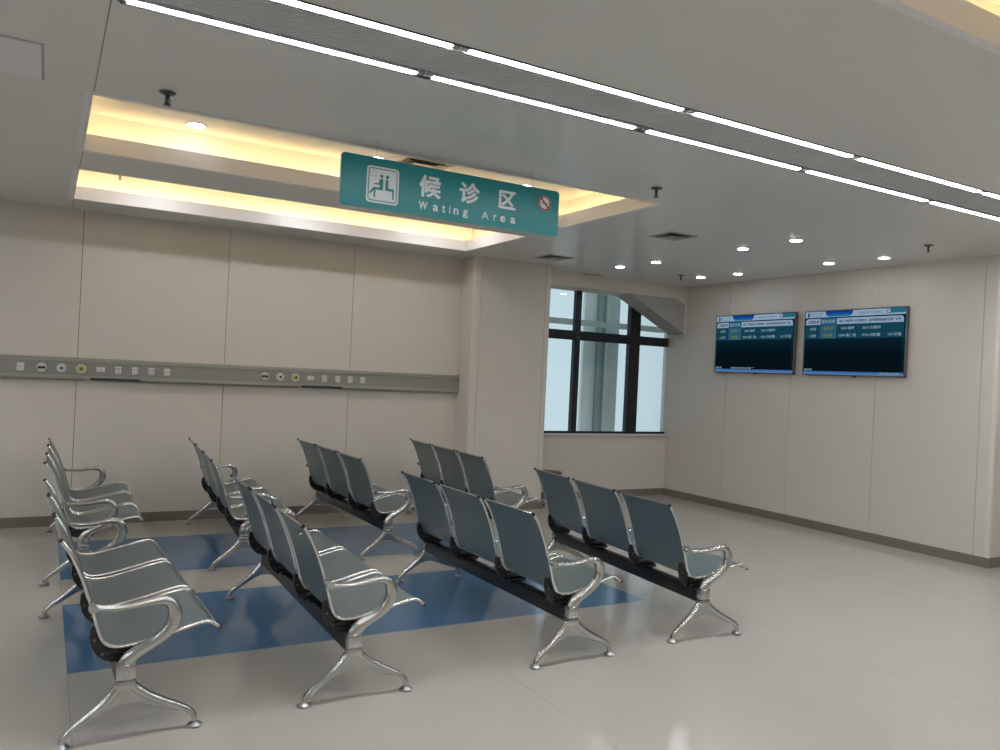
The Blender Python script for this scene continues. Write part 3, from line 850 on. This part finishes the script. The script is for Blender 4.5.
M['s_blue'] = ramp_emis('screen_footer_blue', [(0, (.13, .28, .56)), (1, (.03, .12, .32))], SCREEN, 'Z', -.352, -.315)
M['s_text'] = E_('screen_text_pale', (.24, .36, .41))
M['s_black'] = E_('screen_text_dark', (.015, .025, .06))
M['s_yellow'] = E_('screen_text_yellow', (.15, .20, .015))

def make_tv(y0, y1, z0, z1, label, dx=.06, foot_left='候诊区', foot_right='请在候诊区等候'):
    """the screen faces -x; u runs 0..1 from the viewer's left (high y), v from bottom to top"""
    cy, cz = (y0+y1)/2, (z0+z1)/2; xf = XR-dx
    t = thing('wall_screen', label, 'television', (XR, cy, cz), 0, 'call screens on the right wall')
    Wd, Hd = y1-y0, z1-z0; F = -dx
    b = NB(); q = .011
    bbx(b, F, F+.045, -Wd/2, Wd/2, Hd/2-q, Hd/2, .003, 1); bbx(b, F, F+.045, -Wd/2, Wd/2, -Hd/2, -Hd/2+q+.004, .003, 1)
    bbx(b, F, F+.045, -Wd/2, -Wd/2+q, -Hd/2, Hd/2, .003, 1); bbx(b, F, F+.045, Wd/2-q, Wd/2, -Hd/2, Hd/2, .003, 1)
    build('bezel', b, M['tvframe'], t, True, 'thin silver-grey bezel')
    b = NB(); bbx(b, F+.012, F+.048, -Wd/2+.004, Wd/2-.004, -Hd/2+.004, Hd/2-.004, .004, 1); build('back_shell', b, M['tvback'], t)
    b = NB(); bx(b, F+.048, 0, -.2, .2, -.15, .15); build('wall_mount', b, M['darksteel'], t)
    w, h = Wd-2*q, Hd-2*q-.004; zc = .002
    def P(u, v, k): return (F+.004-.0004*k, w/2-u*w, zc-h/2+v*h)
    b = NB(); bx(b, F+.004, F+.012, -w/2, w/2, zc-h/2, zc+h/2); scr = build('screen', b, M['s_dark'], t, False, 'dark lit screen with call list')
    def lay(name, polys, m, k):
        b = NB()
        for pg in polys:
            vs = [b.verts.new(P(u, v, k)) for u, v in pg]; b.faces.new(vs)
        o = build(name, b, M[m], scr); return o
    def box(u0, u1, v0, v1): return [(u0, v0), (u1, v0), (u1, v1), (u0, v1)]
    lay('header_band', [box(0, 1, .905, 1)], 's_band', 1)
    lay('title_tab', [[(.215, 1), (.225, .945), (.25, .912), (.475, .912), (.495, .945), (.505, 1)]], 's_navy', 2)
    lay('corner_tab', [[(.86, 1), (.845, .93), (.99, .93), (1, .945), (1, 1)]], 's_teal', 2)
    def C(u, v, r, n=16): return [(u+r*math.cos(2*PI*i/n)*h/w, v+r*math.sin(2*PI*i/n)) for i in range(n)]
    lay('clock_icon', [C(.845, .958, .036)], 's_tab', 3); lay('clock_icon', [C(.845, .958, .026)], 's_band', 4)
    lay('emblem', [[(.035, .992), (.022, .955), (.028, .925), (.038, .915), (.050, .928), (.055, .958)], [(.030, .930), (.044, .930), (.042, .905), (.033, .905)]], 's_tab', 3)
    lay('dark_line', [[(0, .87), (.02, .905), (1, .905), (1, .80), (.99, .80), (.985, .86), (.97, .893), (.035, .893), (.012, .87), (.008, .80), (0, .80)]], 's_line', 2)
    lay('name_cell', [[(.010, .79), (.168, .79), (.168, .885), (.035, .885), (.018, .872), (.010, .85)]], 's_band', 3)
    lay('doctor_cell', [box(.170, .338, .79, .893)], 's_tab', 3)
    lay('message_cell', [[(.342, .79), (.982, .79), (.982, .85), (.975, .872), (.962, .885), (.342, .885)]], 's_band', 3)
    lay('call_rows', [box(.005, .985, .565, .785)], 's_row', 1)
    lay('call_cells', [box(.170, .338, .570, .675), box(.170, .338, .680, .785)], 's_cell', 2)
    lay('side_edges', [box(.004, .007, .06, .56), box(.982, .985, .06, .785)], 's_row', 1)
    lay('footer_bar', [box(0, 1, 0, .050)], 's_blue', 1)
    def txt(name, items, m, k=5, bold=.002):
        for s, bb in items:
            b = NB(); put_text(b, s, bb, lambda u, v: P(u, v, k), bold=bold)
            build(name, b, M[m], scr)
    txt('dark_text', [('诊室名称', (.035, .155, .808, .862)), ('请以下患者到对应诊室就诊：其他患者请在候诊区等候叫号', (.365, .955, .815, .858))], 's_black')
    txt('pale_text', [('医生名称', (.185, .325, .808, .868)), ('3诊室', (.055, .125, .700, .748)), ('1诊室', (.055, .125, .590, .638)),
                      ('2007-黄梅', (.385, .520, .700, .750)), ('2013-刘建华', (.600, .775, .700, .750)),
                      ('1004-黄伟强', (.365, .540, .590, .640)), ('1016-刘彩霞', (.600, .775, .590, .640)), ('1017-陈莲', (.845, .965, .590, .640)),
                      (foot_left, (.012, .100, .052, .090))], 's_text')
    txt('yellow_text', [('林海生', (.205, .300, .700, .752)), ('郑丽霞', (.205, .300, .590, .640))], 's_yellow')
    txt('header_text', [('医院门诊部', (.065, .190, .950, .982)), ('OUTPATIENT', (.065, .190, .920, .938)), ('2020年8月21日 星期五', (.560, .770, .938, .968))], 's_cell', 5, .0)
    fr = (.22, .54) if foot_right is None else (.78, .99)
    txt('footer_text', [('请在候诊区等候', (fr[0], fr[1], .052 if foot_right is None else .012, .085 if foot_right is None else .047))], 's_text')
    b = NB(); bbx(b, F+.006, F+.03, -.06, -.02, -Hd/2-.012, -Hd/2+.004, .002, 1); build('sensor_tab', b, M['tvback'], t, True)
    return t
make_tv(6.300, 7.548, 1.724, 2.451, 'left wall screen showing a dark teal call list', foot_right=None)
make_tv(4.926, 6.172, 1.722, 2.446, 'right wall screen showing a dark teal call list, nearer the room corner edge')

# ------------------------------------------------------------------ ceiling fittings
def sprinkler(x, y, z, label, k=1.):
    t = thing('sprinkler', label, 'sprinkler', (x, y, z), 0, 'ceiling sprinklers')
    b = NB(); lathe(b, (0, 0, 0), [(.040*k, 0), (.040*k, -.003), (.030*k, -.010), (.014*k, -.012)], 24); build('escutcheon', b, M['steel'], t, True)
    b = NB(); cyl(b, (0, 0, -.030*k), .010*k, .018*k, 'z', 14)
    tube(b, [(.008*k, 0, -.030*k), (.012*k, 0, -.045*k), (.003*k, 0, -.058*k)], .0022*k, 6, 3)
    tube(b, [(-.008*k, 0, -.030*k), (-.012*k, 0, -.045*k), (-.003*k, 0, -.058*k)], .0022*k, 6, 3)
    cyl(b, (0, 0, -.060*k), .005*k, .030*k, 'z', 10)
    build('sprinkler_body', b, M['darksteel'], t, True)
    b = NB(); cyl(b, (0, 0, -.063*k), .018*k, .003, 'z', 16); build('deflector', b, M['darksteel'], t, True)
sprinkler(.477, 4.285, ZC, 'metal sprinkler head at upper left, left of the warm recess light')
sprinkler(3.568, 4.205, ZC, 'metal sprinkler head right of the hanging sign, near the lamp rows')
sprinkler(6.676, 7.338, ZC, 'small dark sprinkler head over the far room corner')
sprinkler(6.705, 4.23, ZC, 'dark sprinkler head at right, above the corner past the right screen')
sprinkler(.51, 7.75, 3.160, 'tiny dark sprinkler inside the narrow warm ceiling recess', .8)

def diffuser(x, y, z, s, label, cone=.03):
    t = thing('air_diffuser', label, 'vent', (x, y, z), 0, 'square ceiling air diffusers')
    b = NB()
    def sq(r0, r1, z0, z1):   # a sloped square ring
        A = [b.verts.new((sx*r0, sy*r0, z0)) for sx, sy in ((-1,-1),(1,-1),(1,1),(-1,1))]
        B = [b.verts.new((sx*r1, sy*r1, z1)) for sx, sy in ((-1,-1),(1,-1),(1,1),(-1,1))]
        for i in range(4): b.faces.new([A[i], A[(i+1)%4], B[(i+1)%4], B[i]])
    sq(s/2, s/2, 0, -.006); sq(s/2, s/2-.018, -.006, -.008)
    build('outer_frame', b, M['vent'], t)
    for k in range(3):
        b = NB(); r = s/2-.02-k*.037
        sq(r, r-.026, -.010, .012)
        build('louvre', b, M['vent'], t)
    b = NB(); bx(b, -s/2+.116+.006, s/2-.116-.006, -s/2+.122, s/2-.122, -.010, -.006); build('centre_plate', b, M['vent'], t)
    b = NB(); bx(b, -s/2+.010, s/2-.010, -s/2+.010, s/2-.010, -.0015, -.0005); build('dark_throat', b, M['blackplastic'], t)
diffuser(4.82, 7.34, ZC, .33, 'square air diffuser in the ceiling in front of the column')
diffuser(4.855, 5.465, ZC, .31, 'square air diffuser in the open ceiling right of the hanging sign')

# diffuser up in the recess above the sign
diffuser(2.49, 5.75, 3.160, .42, 'larger square air diffuser up in the warm recess, peeking over the sign')

# downlights on the raised lid of the long recess (on the line of sight found in the photo)
for x, y, l in ((.831, 5.775, 'round downlight in the left part of the warm ceiling recess'),
                (2.131, 5.765, 'round downlight in the warm recess, just above the sign pictogram'),
                (3.455, 5.766, 'round downlight in the warm recess, above the right end of the sign')):
    downlight(x, y, 3.160, l, 'round downlights inside the warm recess', .055, 'spot2')

for x, l in ((.80, 'left'), (2.10, 'middle'), (3.42, 'right')):
    downlight(x, 7.17, 3.160, 'round downlight up in the narrow recess along the rail wall, %s one' % l, 'round downlights inside the narrow recess', .055, 'spot3')

# access panel at the upper left
t = thing('access_panel', 'square pale ceiling access panel at the upper left edge of the photo', 'hatch', (-.31, 4.215, ZC))
b = NB(); bbx(b, -.243, .243, -.243, .243, -.009, -.001, .002, 1); build('hatch_plate', b, M['hatch'], t)
b = NB()
for s in ((-.253, .253, -.253, -.246), (-.253, .253, .246, .253), (-.253, -.246, -.246, .246), (.246, .253, -.246, .246)): bx(b, *s, -.004, 0)
build('hatch_frame', b, M['vent'], t)

# thin slot vent by the lintel
t = thing('slot_vent', 'thin dark slot vent in the ceiling edge above the window', 'vent', (5.92, 8.13, ZC))
b = NB(); bbx(b, -.15, .15, -.022, .022, -.007, 0, .002, 1); build('vent_plate', b, M['vent'], t)
b = NB()
for y in (-.010, .004): bx(b, -.14, .14, y, y+.006, -.0085, -.0068)
build('slot', b, M['blackplastic'], t)

# wooden seat of a stool, only its top shows behind the right-hand bench
t = thing('stool', 'dark brown round wooden stool, only its top showing behind the rightmost bench', 'stool', (5.395, 8.12, 0))
b = NB(); lathe(b, (0, 0, .376), [(.150, 0), (.172, .006), (.178, .018), (.172, .030), (.150, .036)], 32); build('seat_top', b, M['brown'], t, True)
for i in range(4):
    a = PI/4+i*PI/2
    b = NB(); tube(b, [(.16*math.cos(a), .16*math.sin(a), .0), (.11*math.cos(a), .11*math.sin(a), .377)], .013, 10, 0); build('leg', b, M['brown'], t, True)
b = NB(); P = [(.137*math.cos(a), .137*math.sin(a), .16) for a in [2*PI*i/24 for i in range(25)]]; tube(b, P, .006, 8, 0); build('foot_ring', b, M['steel'], t, True)
